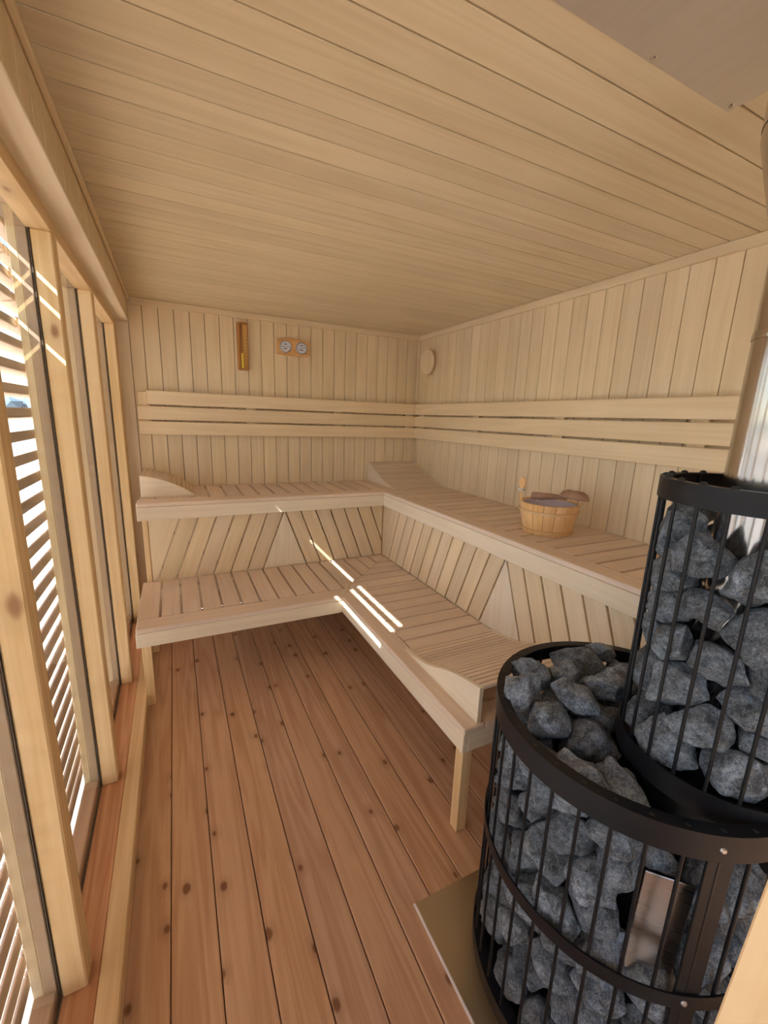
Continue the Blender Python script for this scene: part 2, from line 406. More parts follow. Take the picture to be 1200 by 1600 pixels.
# far woodland on the horizon: uncountable crowns, one object
bm = bmesh.new(); rnd = random.Random(3)
for k in range(420):
    a = R(95 + 170 * k / 420) ; d = rnd.uniform(150, 185); h = rnd.uniform(3.2, 6.0)
    M = Matrix.Translation((d * math.cos(a), d * math.sin(a) + 20, h * .45 - .6)) @ Matrix.Diagonal((rnd.uniform(2.5, 4.5), rnd.uniform(2.5, 4.5), h * .55, 1))
    bmesh.ops.create_icosphere(bm, subdivisions=1, radius=1, matrix=M)
tr = link('far_trees', fin(bm, 'far_trees'), plain('hazed_foliage', (.10, .15, .19), .9), loc=(0, 0, 0))  # foliage colour carries the bluish haze of distance
tag(tr, 'distant line of trees tinted haze-blue on the horizon beyond the terrace', 'trees', kind='stuff')
# ------------------------------------------------------------------ lower bench
def lower_bench():
    B = (.844, 2.216, 0)
    t = thing('lower_bench', B, 'lower L-shaped sauna bench with slatted seat, on square legs above the floor', 'bench')
    zt, th = ZL, .024
    def P(name, poly, matf, ax, z=zt, thk=th, bev=.0015): return prism(name, poly, thk, matf(ax), t, (-B[0], -B[1], z - B[2]), bev=bev)
    yl, xl, yr, xr, xe, ye = 2.216, .844, 2.872, 1.418, -.235, 1.005
    P('nosing', [(xe, yl), (xl, yl), (.938, 2.335), (xe, 2.335)], bench, 0, bev=.004)
    P('nosing', [(xl, yl), (xl, ye), (.936, ye), (.938, 2.335)], bench, 1, bev=.004)
    g = [-.130, -.027, .077, .181, .285, .388, .492, .596, .700, .803, .900, .995, 1.095, 1.197, 1.299]
    gp = .0065
    xs = [xe - gp] + g + [xr + gp]
    for a, b in zip(xs, xs[1:]):
        poly = [(a + gp, 2.339), (b - gp, 2.339), (b - gp, yr), (a + gp, yr)]
        poly = clip(poly, 1, -1, -1.4105 - .0006)
        if len(poly) > 2: P('slat', poly, bench, 1)
    h = [1.005 - gp, 1.107, 1.211, 1.315, 1.419, 1.523, 1.627, 1.733, 1.838, 1.944, 2.050, 2.155, 2.257, 2.297, 2.4055, 2.5055, 2.6075, 2.7095, yr]
    for a, b in zip(h, h[1:]):
        poly = [(.942, a + gp), (xr, a + gp), (xr, b - gp), (.942, b - gp)]
        poly = clip(poly, -1, 1, 1.4105 - .0006)
        if len(poly) > 2: P('slat', poly, bench, 0)
    zf0, zf1 = .345, zt - th - .001
    box('fascia', xe - .002, xl + .022, yl + .002, yl + .024, zf0, zf1, pale, t, .002, B)
    box('fascia', xl + .001, xl + .0235, ye + .003, yl + .001, zf0, zf1, pale, t, .002, B)
    box('fascia', xl + .0245, xr, ye + .003, ye + .026, zf0, zf1, pale, t, .002, B)
    # rails carrying the slats
    box('rail', xe, xr, yr - .07, yr - .03, .36, zf1, pale, t, .002, B)
    box('rail', xr - .07, xr - .03, ye + .03, yr - .08, .36, zf1, pale, t, .002, B)
    for (lx, ly) in ((.848, 1.008), (-.217, 2.242), (1.34, 1.035), (1.34, 2.76), (-.215, 2.79)):
        box('leg', lx, lx + .042, ly, ly + .042, 0, zf1 if (lx, ly) != (.848, 1.008) else zf0 - .0005, pine, t, .002, B)
    return t
lower_bench()
# ------------------------------------------------------------------ upper bench
def upper_bench():
    B = (1.365, 2.76, 0)
    t = thing('upper_bench', B, 'upper L-shaped sauna bench along the back and right walls', 'bench')
    zt, th = ZU, .024
    def P(name, poly, matf, ax, z=zt, thk=th, bev=.0015): return prism(name, poly, thk, matf(ax), t, (-B[0], -B[1], z - B[2]), bev=bev)
    xe, yl, xl, yr, xr, ye = -.228, 2.76, 1.365, YB - .004, XR - .004, .42
    P('nosing', [(xe, yl), (xl, yl), (1.460, 2.880), (xe, 2.880)], bench, 0, bev=.004)
    P('nosing', [(xl, yl), (xl, ye), (1.460, ye), (1.460, 2.880)], bench, 1, bev=.004)
    gp = .0078; d0 = 1.4145
    g = [-.131 + .1035 * k for k in range(16)] + [1.523, 1.625, 1.728, 1.830]
    xs = [-.218 - gp] + g + [xr + gp]
    for a, b in zip(xs, xs[1:]):
        poly = [(a + gp, 2.884), (b - gp, 2.884), (b - gp, yr), (a + gp, yr)]
        poly = clip(poly, 1, -1, -d0 - .0006)
        if len(poly) > 2: P('slat', poly, bench, 1)
    h = [ye - gp, .524, .628] + [.732 + .1038 * k for k in range(21)] + [2.9375 + .0, 3.0395, 3.1425, 3.2445, yr]
    h = [v for v in h if v < 2.87 or v > 2.92]
    for a, b in zip(h, h[1:]):
        poly = [(1.464, a + gp), (xr, a + gp), (xr, b - gp), (1.464, b - gp)]
        poly = clip(poly, -1, 1, d0 - .0006)
        if len(poly) > 2: P('slat', poly, bench, 0)
    z0, z1 = .866, zt - th - .001
    box('fascia', xe, xl + .022, yl + .002, yl + .024, z0, z1, pale, t, .002, B)
    box('fascia', xl + .001, xl + .0235, ye + .003, yl + .001, z0, z1, pale, t, .002, B)
    box('rail', -.20, XR - .01, YB - .05, YB - .005, .90, z1, pale, t, .002, B)
    box('rail', XR - .05, XR - .01, ye, YB - .06, .90, z1, pale, t, .002, B)
    for (x0, y0) in ((-.212, 2.872), (1.44, .47), (1.44, 2.92)):
        box('post', x0, x0 + .028, y0, y0 + .04, 0, z1, pine, t, .002, B)
    return t
upper_bench()
# ------------------------------------------------------------------ chevron panels between the benches
def chevron(name, label, width_axis, lines, u0, u1, plane, group):
    """lines: (u at seat level, slope du/dz); built in (u, z), slats slanting towards the middle triangle"""
    z0, z1 = ZL + .001, .946
    if width_axis == 'x': B = (u0, plane, z0)
    else: B = (plane, u1, z0)
    t = thing(name, B, label, 'panel', group)
    gp = .0052
    bounds = [None] + lines + [None]
    zr = .436
    for a, b in zip(bounds, bounds[1:]):
        poly = [(u0, z0), (u1, z0), (u1, z1), (u0, z1)]
        if a: poly = clip(poly, -1, a[1], -(a[0] + gp - a[1] * zr))       # u >= a0 + m (z - zr) + gap
        if b: poly = clip(poly, 1, -b[1], b[0] - gp - b[1] * zr)
        if len(poly) < 3: continue
        area = abs(sum(poly[i][0] * poly[(i + 1) % len(poly)][1] - poly[(i + 1) % len(poly)][0] * poly[i][1] for i in range(len(poly)))) / 2
        if area < .0006: continue
        m = a[1] if a else (b[1] if b else 0)
        if a and b and a[1] * b[1] < 0: m = 0
        th = math.atan(m)          # lean from the vertical
        cu = sum(p[0] for p in poly) / len(poly); cz = sum(p[1] for p in poly) / len(poly)
        # local frame: y along the slat, x across
        lp = []
        for (u, z) in poly:
            du, dz = u - cu, z - cz
            lp.append((du * math.cos(th) - dz * math.sin(th), du * math.sin(th) + dz * math.cos(th)))
        if width_axis == 'x':   # local (x, y) -> world (x, z), normal -y
            Mx = Matrix(((math.cos(th), math.sin(th), 0), (0, 0, -1), (-math.sin(th), math.cos(th), 0)))
            loc = Vector((cu, plane, cz))
        else:                   # u is world y; seen from -x; local normal must be -x
            lp = [(-x, y) for x, y in lp][::-1]
            Mx = Matrix(((0, 0, -1), (-math.cos(th), math.sin(th), 0), (math.sin(th), math.cos(th), 0)))
            loc = Vector((plane, cu, cz))
        prism('panel' if (a and b and a[1] * b[1] < 0) else 'slat', lp, .018, (pale if (a and b and a[1] * b[1] < 0) else riser)(1), t, loc - Vector(B), Mx.to_euler(), bev=.0012, centre=False)
    return t
def riser(a): return wood('riser_slat', a, (.79, .645, .44), (.72, .57, .365), vary=.06, rough=.5, bump=.05, tint=.03)
LB = [(x, .375) for x in (-.158, -.050, .060, .169, .278, .387, .496)] + [(x, -.372) for x in (.813, .921, 1.030, 1.139, 1.247, 1.355, 1.463)]
tb_ = chevron('slatted_panel', 'chevron panel of slanting slats behind the back part of the lower bench', 'x', LB, -.180, 1.417, 2.875, 'chevron panels')
LR = [(.36 + .1085 * k, .376) for k in range(10)] + [(1.658 + .1097 * k, -.380) for k in range(11)]
chevron('slatted_panel', 'chevron panel of slanting slats behind the right part of the lower bench', 'y', LR, .45, 2.872, 1.421, 'chevron panels')

# ------------------------------------------------------------------ back rests on the walls
def backrest(x0, x1, y0, y1, horizontal, label, batts):
    B = ((x0 + x1) / 2, (y0 + y1) / 2, 1.34)
    t = thing('backrest', B, label, 'backrest', 'wall backrests')
    for k, (a, b) in enumerate(((1.341, 1.4288), (1.4408, 1.5288), (1.5412, 1.631))):
        if horizontal: box('rail', x0 + (.06 if k == 2 else 0), x1, y0, y1, a, b, bench_r, t, .003, B)
        else: box('rail', x0, x1, y0, y1, a, b, bench_r, t, .003, B)
    for c in batts:
        if horizontal: box('batten', c - .035, c + .035, y1 + .0005, YB - .0005, 1.35, 1.62, bench_r, t, .002, B)
        else: box('batten', x1 + .0005, XR - .0005, c - .035, c + .035, 1.35, 1.62, bench_r, t, .002, B)
    return t
def bench_r(a): return wood('backrest_board', a, (.79, .64, .425), (.73, .575, .36), vary=.03, rough=.5, bump=.05, tint=.01)
backrest(-.212, 1.9125, 3.300, 3.322, True, 'three-rail wooden backrest on the back wall under the gauges', (-.17, .52, 1.20, 1.86))
backrest(1.913, 1.935, .88, 3.322, False, 'long three-rail wooden backrest on the right wall above the pail', (3.22, 2.48, 1.74, 1.02))

# ------------------------------------------------------------------ head rests
def headrest(label, prof, n, B, rotz, width, z0):
    """prof: points (s, z) from the low toe to the high end; slats run across (local y)"""
    t = thing('headrest', B, label, 'headrest', 'wedge headrests', rotz)
    th = .012
    def at(s):
        for (a, za), (b, zb) in zip(prof, prof[1:]):
            if a <= s <= b: return za + (zb - za) * (s - a) / (b - a)
        return prof[-1][1]
    # smooth profile
    S = [prof[0][0] + (prof[-1][0] - prof[0][0]) * i / 40 for i in range(41)]
    Z = [at(s) for s in S]
    for _ in range(10): Z = [Z[0]] + [(Z[i - 1] + 2 * Z[i] + Z[i + 1]) / 4 for i in range(1, 40)] + [Z[-1]]
    def sm(s):
        k = (s - S[0]) / (S[-1] - S[0]) * 40; i = min(39, int(k)); return Z[i] + (Z[i + 1] - Z[i]) * (k - i)
    for y0, y1 in ((0, .018), (width - .018, width)):
        poly = [(S[0], 0)] + [(S[i], max(Z[i] - z0 + (.0), .001)) for i in range(0, 41, 2)] + [(S[-1], 0)]
        poly = [poly[0]] + [p for p in poly[1:] if p[1] > .0011 or p == poly[-1]]
        prism('side_panel', poly, y1 - y0, pale(0), t, (0, y0, 0), (R(90), 0, 0), bev=.001, centre=False)
    # arc-length spaced slats
    L = [0]
    for i in range(40): L.append(L[-1] + math.hypot(S[i + 1] - S[i], Z[i + 1] - Z[i]))
    for k in range(n):
        la, lb_ = L[-1] * (k + .0) / n, L[-1] * (k + 1.0) / n
        def sat(l):
            for i in range(40):
                if L[i + 1] >= l - 1e-9: return S[i] + (S[i + 1] - S[i]) * (l - L[i]) / (L[i + 1] - L[i])
            return S[-1]
        sa, sb = sat(la), sat(lb_); za, zb = sm(sa), sm(sb)
        ang = math.atan2(zb - za, sb - sa); ln = math.hypot(zb - za, sb - sa) - .0062
        mz = max((za + zb) / 2 - z0, th * .45)
        me = box_mesh(ln, width - .036 - .001, th, .001)
        key = (me.name, 'hs');
        if key not in _variants:
            mm = me if not me.materials else me.copy()
            if mm is not me: mm.materials.clear()
            mm.materials.append(bench(1)); _variants[key] = mm
        o = link('slat', _variants[key], None, t, ((sa + sb) / 2 + math.sin(ang) * th * .4, width / 2, mz - math.cos(ang) * th * .4), (0, -ang, 0))
    return t
headrest('wedge headrest with curved slatted top at the stove end of the lower bench',
         [(0, ZL + .004), (.08, ZL + .012), (.21, .484), (.335, .541), (.42, .566), (.535, .588)], 19, (.905, 1.550, ZL + .0005), R(-90), .512, ZL)
headrest('wedge headrest on the upper bench in the back right corner',
         [(0, ZU + .003), (.10, .990), (.235, 1.025), (.36, 1.078), (.44, 1.112), (.500, 1.128)], 18, (1.955, 2.850, ZU + .0005), R(90), .466, ZU)
headrest('wedge headrest on the upper bench beside the window jamb',
         [(0, ZU + .004), (.072, 1.028), (.16, 1.070), (.235, 1.094), (.305, 1.108)], 11, (.095, 3.350, ZU + .0005), R(180), .400, ZU)
def stone_mesh(seed):
    rnd = random.Random(seed * 77 + 5)
    ax, ay, az = 1.0, rnd.uniform(.68, .92), rnd.uniform(.52, .76)
    bm = bmesh.new()
    n = rnd.randint(10, 14)
    for i in range(n):
        k = (i + .5) / n
        ph = math.acos(1 - 2 * k); th = 2.39996 * i + rnd.uniform(-.5, .5)
        r = rnd.uniform(.80, 1.12)
        bm.verts.new((ax * r * math.sin(ph) * math.cos(th), ay * r * math.sin(ph) * math.sin(th), az * r * math.cos(ph)))
    r = bmesh.ops.convex_hull(bm, input=bm.verts[:])
    bmesh.ops.delete(bm, geom=[e for e in set(r['geom_interior'] + r['geom_unused']) if isinstance(e, bmesh.types.BMVert)], context='VERTS')
    bmesh.ops.dissolve_limit(bm, angle_limit=.22, verts=bm.verts[:], edges=bm.edges[:])
    bmesh.ops.bevel(bm, geom=bm.edges[:], offset=.055, segments=2, profile=.6, affect='EDGES', clamp_overlap=True)
    bmesh.ops.triangulate(bm, faces=bm.faces[:])
    bmesh.ops.subdivide_edges(bm, edges=[e for e in bm.edges if e.calc_length() > .32], cuts=1, use_grid_fill=False)
    bmesh.ops.triangulate(bm, faces=bm.faces[:])
    bmesh.ops.subdivide_edges(bm, edges=[e for e in bm.edges if e.calc_length() > .26], cuts=1, use_grid_fill=False)
    bmesh.ops.triangulate(bm, faces=bm.faces[:])
    bmesh.ops.remove_doubles(bm, verts=bm.verts[:], dist=.02)
    bm.normal_update()
    off = Vector((seed * 3.1, seed * 1.7, 0))
    for v in bm.verts:
        v.co += v.normal * (noise.noise(v.co * 2.1 + off) * .11 + noise.noise(v.co * 5.5 + off) * .06)
    me = bpy.data.meshes.new('sauna_stone'); bm.to_mesh(me); bm.free()
    for q in me.polygons: q.use_smooth = True
    me.set_sharp_from_angle(angle=math.radians(32))
    return me
# ------------------------------------------------------------------ round wooden air valve
vt = thing('vent_valve', (XR, 3.165, 1.972), 'round wooden air valve disc on the right wall near the back corner', 'vent')
lathe('neck', [(.05, 0), (.05, .024)], clad(2), vt, (0, 0, 0), 32, rot=(0, R(-90), 0))
lathe('disc', [(0, .024), (.090, .024), (.098, .029), (.098, .042), (.092, .047), (0, .048)], clad(0), vt, (0, 0, 0), 48, rot=(0, R(-90), 0))

# ------------------------------------------------------------------ thermometer and hygrometer
B = (.847, YB, 1.998)
th = thing('thermometer_hygrometer', B, 'arched wooden plate with two round dials high on the back wall', 'gauge')
W, Hh = .122, .052
poly = [(-W, -Hh), (-W * .5, -Hh - .007), (0, -Hh - .009), (W * .5, -Hh - .007), (W, -Hh), (W, Hh), (W * .5, Hh + .009), (0, Hh + .012), (-W * .5, Hh + .009), (-W, Hh)]
prism('case', poly, .026, wood('gauge_case', 0, (.72, .44, .19), (.62, .34, .13), vary=.03, rough=.35), th, (0, -.0265, 0), (R(90), 0, 0), bev=.003, centre=False)
steel = plain('bezel_steel', (.42, .42, .44), .3, 1.0); ink = plain('dial_ink', (.03, .03, .05), .6)
face_m = plain('dial_face', (.70, .72, .80), .4)
for cx, ang in ((-.062, 2), (.060, 18)):
    d = lathe('dial', [(0, 0), (.040, 0), (.040, .003), (0, .003)], face_m, th, (cx, -.0265, 0), 36, rot=(R(90), 0, 0))
    lathe('bezel', [(.038, 0), (.045, 0), (.045, .006), (.041, .008), (.038, .006)], steel, d, (0, 0, 0), 36, closed=True)
    link('needle', box_mesh(.060, .0022, .001, 0).copy(), ink, d, (.004, 0, .0042), (0, 0, R(ang)))
    for dy, ln in ((.018, .020), (-.013, .024)):
        link('dial_mark', box_mesh(ln, .0055, .0006, 0).copy(), ink, d, (0, dy, .0036))
    bm = bmesh.new()
    for k in range(21):
        a = R(-50 + 280 * k / 20); M = Matrix.Rotation(a, 4, 'Z') @ Matrix.Translation((.033, 0, .0035)) @ Matrix.Diagonal((.006, .0013, .0006, 1))
        bmesh.ops.create_cube(bm, size=1, matrix=M)
    tag(link('scale_ticks', fin(bm, 'scale_ticks'), ink, d), kind='stuff')

# ------------------------------------------------------------------ sand timer
B = (.480, YB, 1.969)
st = thing('sand_timer', B, 'narrow brown wall sand timer with yellow sand on the back wall', 'timer')
box('backboard', -.037, .037, -.010, -.0005, -.161, .161, timer_w, st, .002)
box('side_strip', -.037, -.019, -.024, -.0105, -.161, .161, timer_w, st, .002)
box('side_strip', .0345, .0375, -.024, -.0105, -.161, .161, timer_w, st, .001)
box('scale_plate', .002, .034, -.014, -.0105, -.150, .150, wood('timer_plate', 2, (.66, .42, .17), (.55, .32, .11), vary=.03), st, .001)
for z in (-.156, .156): box('cap', -.018, .037, -.034, -.0105, z - .006, z + .006, timer_w, st, .002)
gl2 = link('glass_tube', tube_mesh('glass_tube', [(0, 0, -.149), (0, 0, -.02), (0, 0, -.006), (0, 0, .006), (0, 0, .02), (0, 0, .149)], [.0095, .0095, .003, .003, .0095, .0095], 12), glass_mat(), st, (-.004, -.026, 0))
link('sand', tube_mesh('sand', [(0, 0, -.147), (0, 0, -.045)], .0082, 12), plain('yellow_sand', (.85, .62, .06), .7), st, (-.004, -.026, 0))
bm = bmesh.new()
for k in range(9): bmesh.ops.create_cube(bm, size=1, matrix=Matrix.Translation((.024, -.0145, -.13 + .022 * k)) @ Matrix.Diagonal((.010, .001, .0028, 1)))
tag(link('scale_ticks', fin(bm, 'scale_ticks'), plain('burnt_mark', (.10, .03, .01), .7), st), kind='stuff')

# ------------------------------------------------------------------ pail with ladle
PB = (1.652, 1.482, ZU + .0008)
pl = thing('sauna_pail', PB, 'golden wooden stave pail with two hoops on the upper bench', 'pail')
NS, rb, rt, hp, tk = 16, .112, .142, .152, .011
def stave(k, h1, name='stave', wid=1.0):
    bm = bmesh.new(); V = []
    a0, a1 = 2 * math.pi * (k - .5 * wid) / NS + .006, 2 * math.pi * (k + .5 * wid) / NS - .006
    zs = [0, hp * .5, hp] + ([hp + .045, hp + .058] if h1 else [])
    for z in zs:
        f = min(z / hp, 1.15); ro = rb + (rt - rb) * f; am, hw = (a0 + a1) / 2, (a1 - a0) / 2
        if z > hp: hw *= .62 if z < hp + .05 else .5
        V.append([bm.verts.new((r * math.cos(a), r * math.sin(a), z)) for r, a in ((ro, am - hw), (ro + .0015, am), (ro, am + hw), (ro - tk, am + hw), (ro - tk, am - hw))])
    for A, Bq in zip(V, V[1:]):
        for i in range(5): bm.faces.new((A[i], A[(i + 1) % 5], Bq[(i + 1) % 5], Bq[i]))
    bm.faces.new(V[0]); bm.faces.new(V[-1])
    return link(name, fin(bm, name), pail_w(2), pl)
ear_k = round(math.degrees(math.atan2(1.548 - PB[1], 1.589 - PB[0])) % 360 / (360 / NS))
for k in range(NS):
    s = stave(k, k in (ear_k, (ear_k + NS // 2) % NS))
a = 2 * math.pi * ear_k / NS; er = rt - .004
# rounded ear on top of the long stave, rope lashed round its neck
bm = bmesh.new()
prof = [(-.008, 0), (-.012, .010), (-.018, .024), (-.018, .040), (-.012, .054), (0, .060), (.012, .054), (.018, .040), (.018, .024), (.012, .010), (.008, 0)]
vs = [bm.verts.new((0, x, z)) for x, z in prof]; f = bm.faces.new(vs); r = bmesh.ops.extrude_face_region(bm, geom=[f])
for v in r['geom']:
    if isinstance(v, bmesh.types.BMVert): v.co.x += .014
bmesh.ops.bevel(bm, geom=bm.edges[:], offset=.003, segments=2, affect='EDGES', clamp_overlap=True)
link('ear', fin(bm, 'ear', True, 40), pail_w(1), pl, (er * math.cos(a) - .007 * math.cos(a), er * math.sin(a) - .007 * math.sin(a), hp + .056), (0, 0, a + R(62)))
for z, rr in ((.018, rb + .0052), (.112, rt - .0045)):
    q = rb + (rt - rb) * z / hp; sl = (rt - rb) / hp
    lathe('hoop', [(q + .001, z - .007), (q + .006, z - .006), (q + .006 + sl * .012, z + .006), (q + .0015 + sl * .012, z + .007)], wood('hoop_wood', 0, (.74, .50, .25), (.66, .41, .17), vary=.05), pl, (0, 0, 0), 48, closed=True)
lathe('base', [(0, .008), (rb - .010, .008), (rb - .009, .018), (0, .018)], pail_w(0), pl, (0, 0, 0), 32)
liner = plain('liner_plastic', (.60, .55, .62), .35)
lathe('liner', [(0, .022), (rb - .014, .022), (rt - .0165, hp - .012), (rt - .0155, hp - .006), (rt - .0195, hp - .006), (rb - .018, .026), (0, .026)], liner, pl, (0, 0, 0), 48)
rope = plain('rope', (.78, .76, .72), .8)
def ring_pts(c, r, n=16, tilt=0, ph=0):
    return [(c[0] + r * math.cos(2 * math.pi * i / n) * math.cos(ph), c[1] + r * math.cos(2 * math.pi * i / n) * math.sin(ph) , c[2] + r * math.sin(2 * math.pi * i / n)) for i in range(n + 1)]
ec = (er * math.cos(a) , er * math.sin(a), hp + .052)
for dz in (-.004, .004):
    link('rope', tube_mesh('rope', [(ec[0] + .016 * math.cos(t_), ec[1] + .016 * math.sin(t_), ec[2] + dz) for t_ in [2 * math.pi * i / 16 for i in range(17)]], .0035, 6, False), rope, pl)
link('rope', tube_mesh('rope', ring_pts((1.621 - PB[0], 1.513 - PB[1], 1.142 - PB[2]), .020, 18, ph=R(-45)), .0028, 6, False), rope, pl)
# ladle: bowl and turned handle, lying across the rim
LBp = (1.722, 1.398, 1.150)
ldl = thing('ladle', LBp, 'brown wooden ladle lying across the rim of the pail', 'ladle')
dirv = Vector((1.595, 1.541, 1.150)) - Vector(LBp); dn = dirv.normalized()
link('handle', tube_mesh('handle', [dn * .030, dn * .06 + Vector((0, 0, .004)), dn * .10 + Vector((0, 0, .003)), dirv * .98, dirv * 1.03], [.009, .010, .015, .019, .013], 10), dark_w(0), ldl)
bm = bmesh.new()
prof = [(.0, .034), (.022, .031), (.037, .022), (.044, .006), (.043, -.002), (.036, -.004), (.036, .004), (.028, .016), (.012, .024), (0, .026)]
segs = 24; rings = []
for r, z in prof: rings.append([bm.verts.new((r * 1.55 * math.cos(2 * math.pi * k / segs), r * 1.15 * math.sin(2 * math.pi * k / segs), z * 1.25)) for k in range(segs)] if r > 0 else [bm.verts.new((0, 0, z))])
for A, Bq in zip(rings, rings[1:]):
    for k in range(segs):
        j = (k + 1) % segs
        if len(A) == 1: bm.faces.new((A[0], Bq[j], Bq[k]))
        elif len(Bq) == 1: bm.faces.new((A[k], A[j], Bq[0]))
        else: bm.faces.new((A[k], A[j], Bq[j], Bq[k]))
link('bowl', fin(bm, 'bowl', True, 60), dark_w(1), ldl, (0, 0, .003), (R(8), R(-6), math.atan2(dn.y, dn.x)))

# ------------------------------------------------------------------ stove
blk = plain('black_steel', (.006, .007, .010), .45, .0, .25, 60, spec=.3)
core_m = plain('firebox_steel', (.012, .012, .013), .6, .3)
inox = plain('brushed_steel', (.62, .61, .60), .28, 1.0, .12, 6, aniso=(1, 1, 22))
C1 = (.972, .536); C2 = (1.005, .385); R1, R2 = .324, .178
Bs = (C1[0], C1[1], .003)
sv = thing('sauna_stove', Bs, 'tall black cage stove of two stacked round baskets filled with stones', 'stove')
def rel(x, y, z): return (x - Bs[0], y - Bs[1], z - Bs[2])
def band(name, c, ro, z0, z1, flange=0, tkk=.004, mat=blk):
    if flange: prof = [(ro, z0), (ro, z1), (ro - flange, z1), (ro - flange, z1 - tkk), (ro - tkk, z1 - tkk), (ro - tkk, z0)]
    else: prof = [(ro, z0), (ro, z1), (ro - tkk, z1), (ro - tkk, z0)]
    return lathe(name, prof, mat, sv, rel(c[0], c[1], 0), 96, closed=True, ang=30)
band('rim', C1, R1 + .002, .766, .822, .026)
band('middle_ring', C1, R1 + .002, .412, .446)
band('base_ring', C1, R1 + .002, .004, .050, .03)
lathe('base_plate', [(0, .004), (R1 - .004, .004), (R1 - .004, .010), (0, .010)], core_m, sv, rel(C1[0], C1[1], 0), 64)
def bars(c, r, n, a0, z0, z1, rad, name):
    me = tube_mesh(name, [(0, 0, 0), (0, 0, z1 - z0)], rad, 8); me.materials.append(blk)
    for k in range(n):
        a = R(a0 + 360 * k / n)
        link(name, me, None, sv, rel(c[0] + r * math.cos(a), c[1] + r * math.sin(a), z0))
bars(C1, R1 - .006, 35, 157.3, .011, .8175, .0038, 'bar')
bars(C2, R2 - .0065, 21, 151.8, .802, 1.4005, .0036, 'bar')
def rivets_or_holes(c, r, n, a0, z, rad, h):
    bm = bmesh.new(); bmesh.ops.create_uvsphere(bm, u_segments=8, v_segments=4, radius=rad, matrix=Matrix.Diagonal((1, 1, h / rad, 1)))
    me = fin(bm, 'rivet_or_hole', True); me.materials.append(plain('rivet_hole_black', (.012, .012, .013), .5))
    for k in range(n):
        a = R(a0 + 360 * k / n); link('rivet_or_hole', me, None, sv, rel(c[0] + r * math.cos(a), c[1] + r * math.sin(a), z))
rivets_or_holes(C1, R1 - .010, 35, 157.3, .822, .0042, .0012)  # flat dark discs stand in for the shade of the rim holes
band('top_ring', C2, R2, 1.364, 1.405, .020)
band('bottom_ring', C2, R2, .792, .842)
lathe('basket_floor', [(0, .793), (R2 - .005, .793), (R2 - .005, .801), (0, .801)], core_m, sv, rel(C2[0], C2[1], 0), 48)
rivets_or_holes(C2, R2 - .011, 21, 151.8, 1.405, .0075, .006)
lathe('firebox', [(0, .011), (.183, .011), (.183, .690), (.175, .698), (0, .698)], core_m, sv, rel(.975, .525, 0), 48)
lathe('firebox_neck', [(.11, .699), (.11, .792)], core_m, sv, rel(C2[0], C2[1], 0), 32)
# rear heat shield filling the wall side of the cage
bm = bmesh.new(); A = [R(-78 + 8 * k) for k in range(21)]
pr_ = [(.190, .012), (.308, .012), (.308, .69), (.190, .69)]
rows = [[bm.verts.new((r * math.cos(t_), r * math.sin(t_), z)) for r, z in pr_] for t_ in A]
for P_, Q_ in zip(rows, rows[1:]):
    for i in range(4): bm.faces.new((P_[i], P_[(i + 1) % 4], Q_[(i + 1) % 4], Q_[i]))
bm.faces.new(rows[0]); bm.faces.new(rows[-1])
link('heat_shield', fin(bm, 'heat_shield'), core_m, sv, rel(C1[0], C1[1], 0))
a = R(240.2); link('door_post', box_mesh(.006, .046, .76, .001).copy(), blk, sv, rel(C1[0] + (R1 - .0065) * math.cos(a), C1[1] + (R1 - .0065) * math.sin(a), .394), (0, 0, a))
for z in (.793, .429):
    o = lathe('bolt', [(0, .004), (.004, .003), (.006, 0)], plain('bolt_steel', (.5, .5, .5), .4, 1), sv, rel(C1[0] + (R1 + .002) * math.cos(R(239)), C1[1] + (R1 + .002) * math.sin(R(239)), z), 10, rot=(0, R(90), R(239)))
sx, sy = C1[0] + .272 * math.cos(R(231.5)), C1[1] + .272 * math.sin(R(231.5))
link('inner_sheet', box_mesh(.0035, .084, .27, .001).copy(), inox, sv, rel(sx, sy, .525), (0, R(3), R(224)))

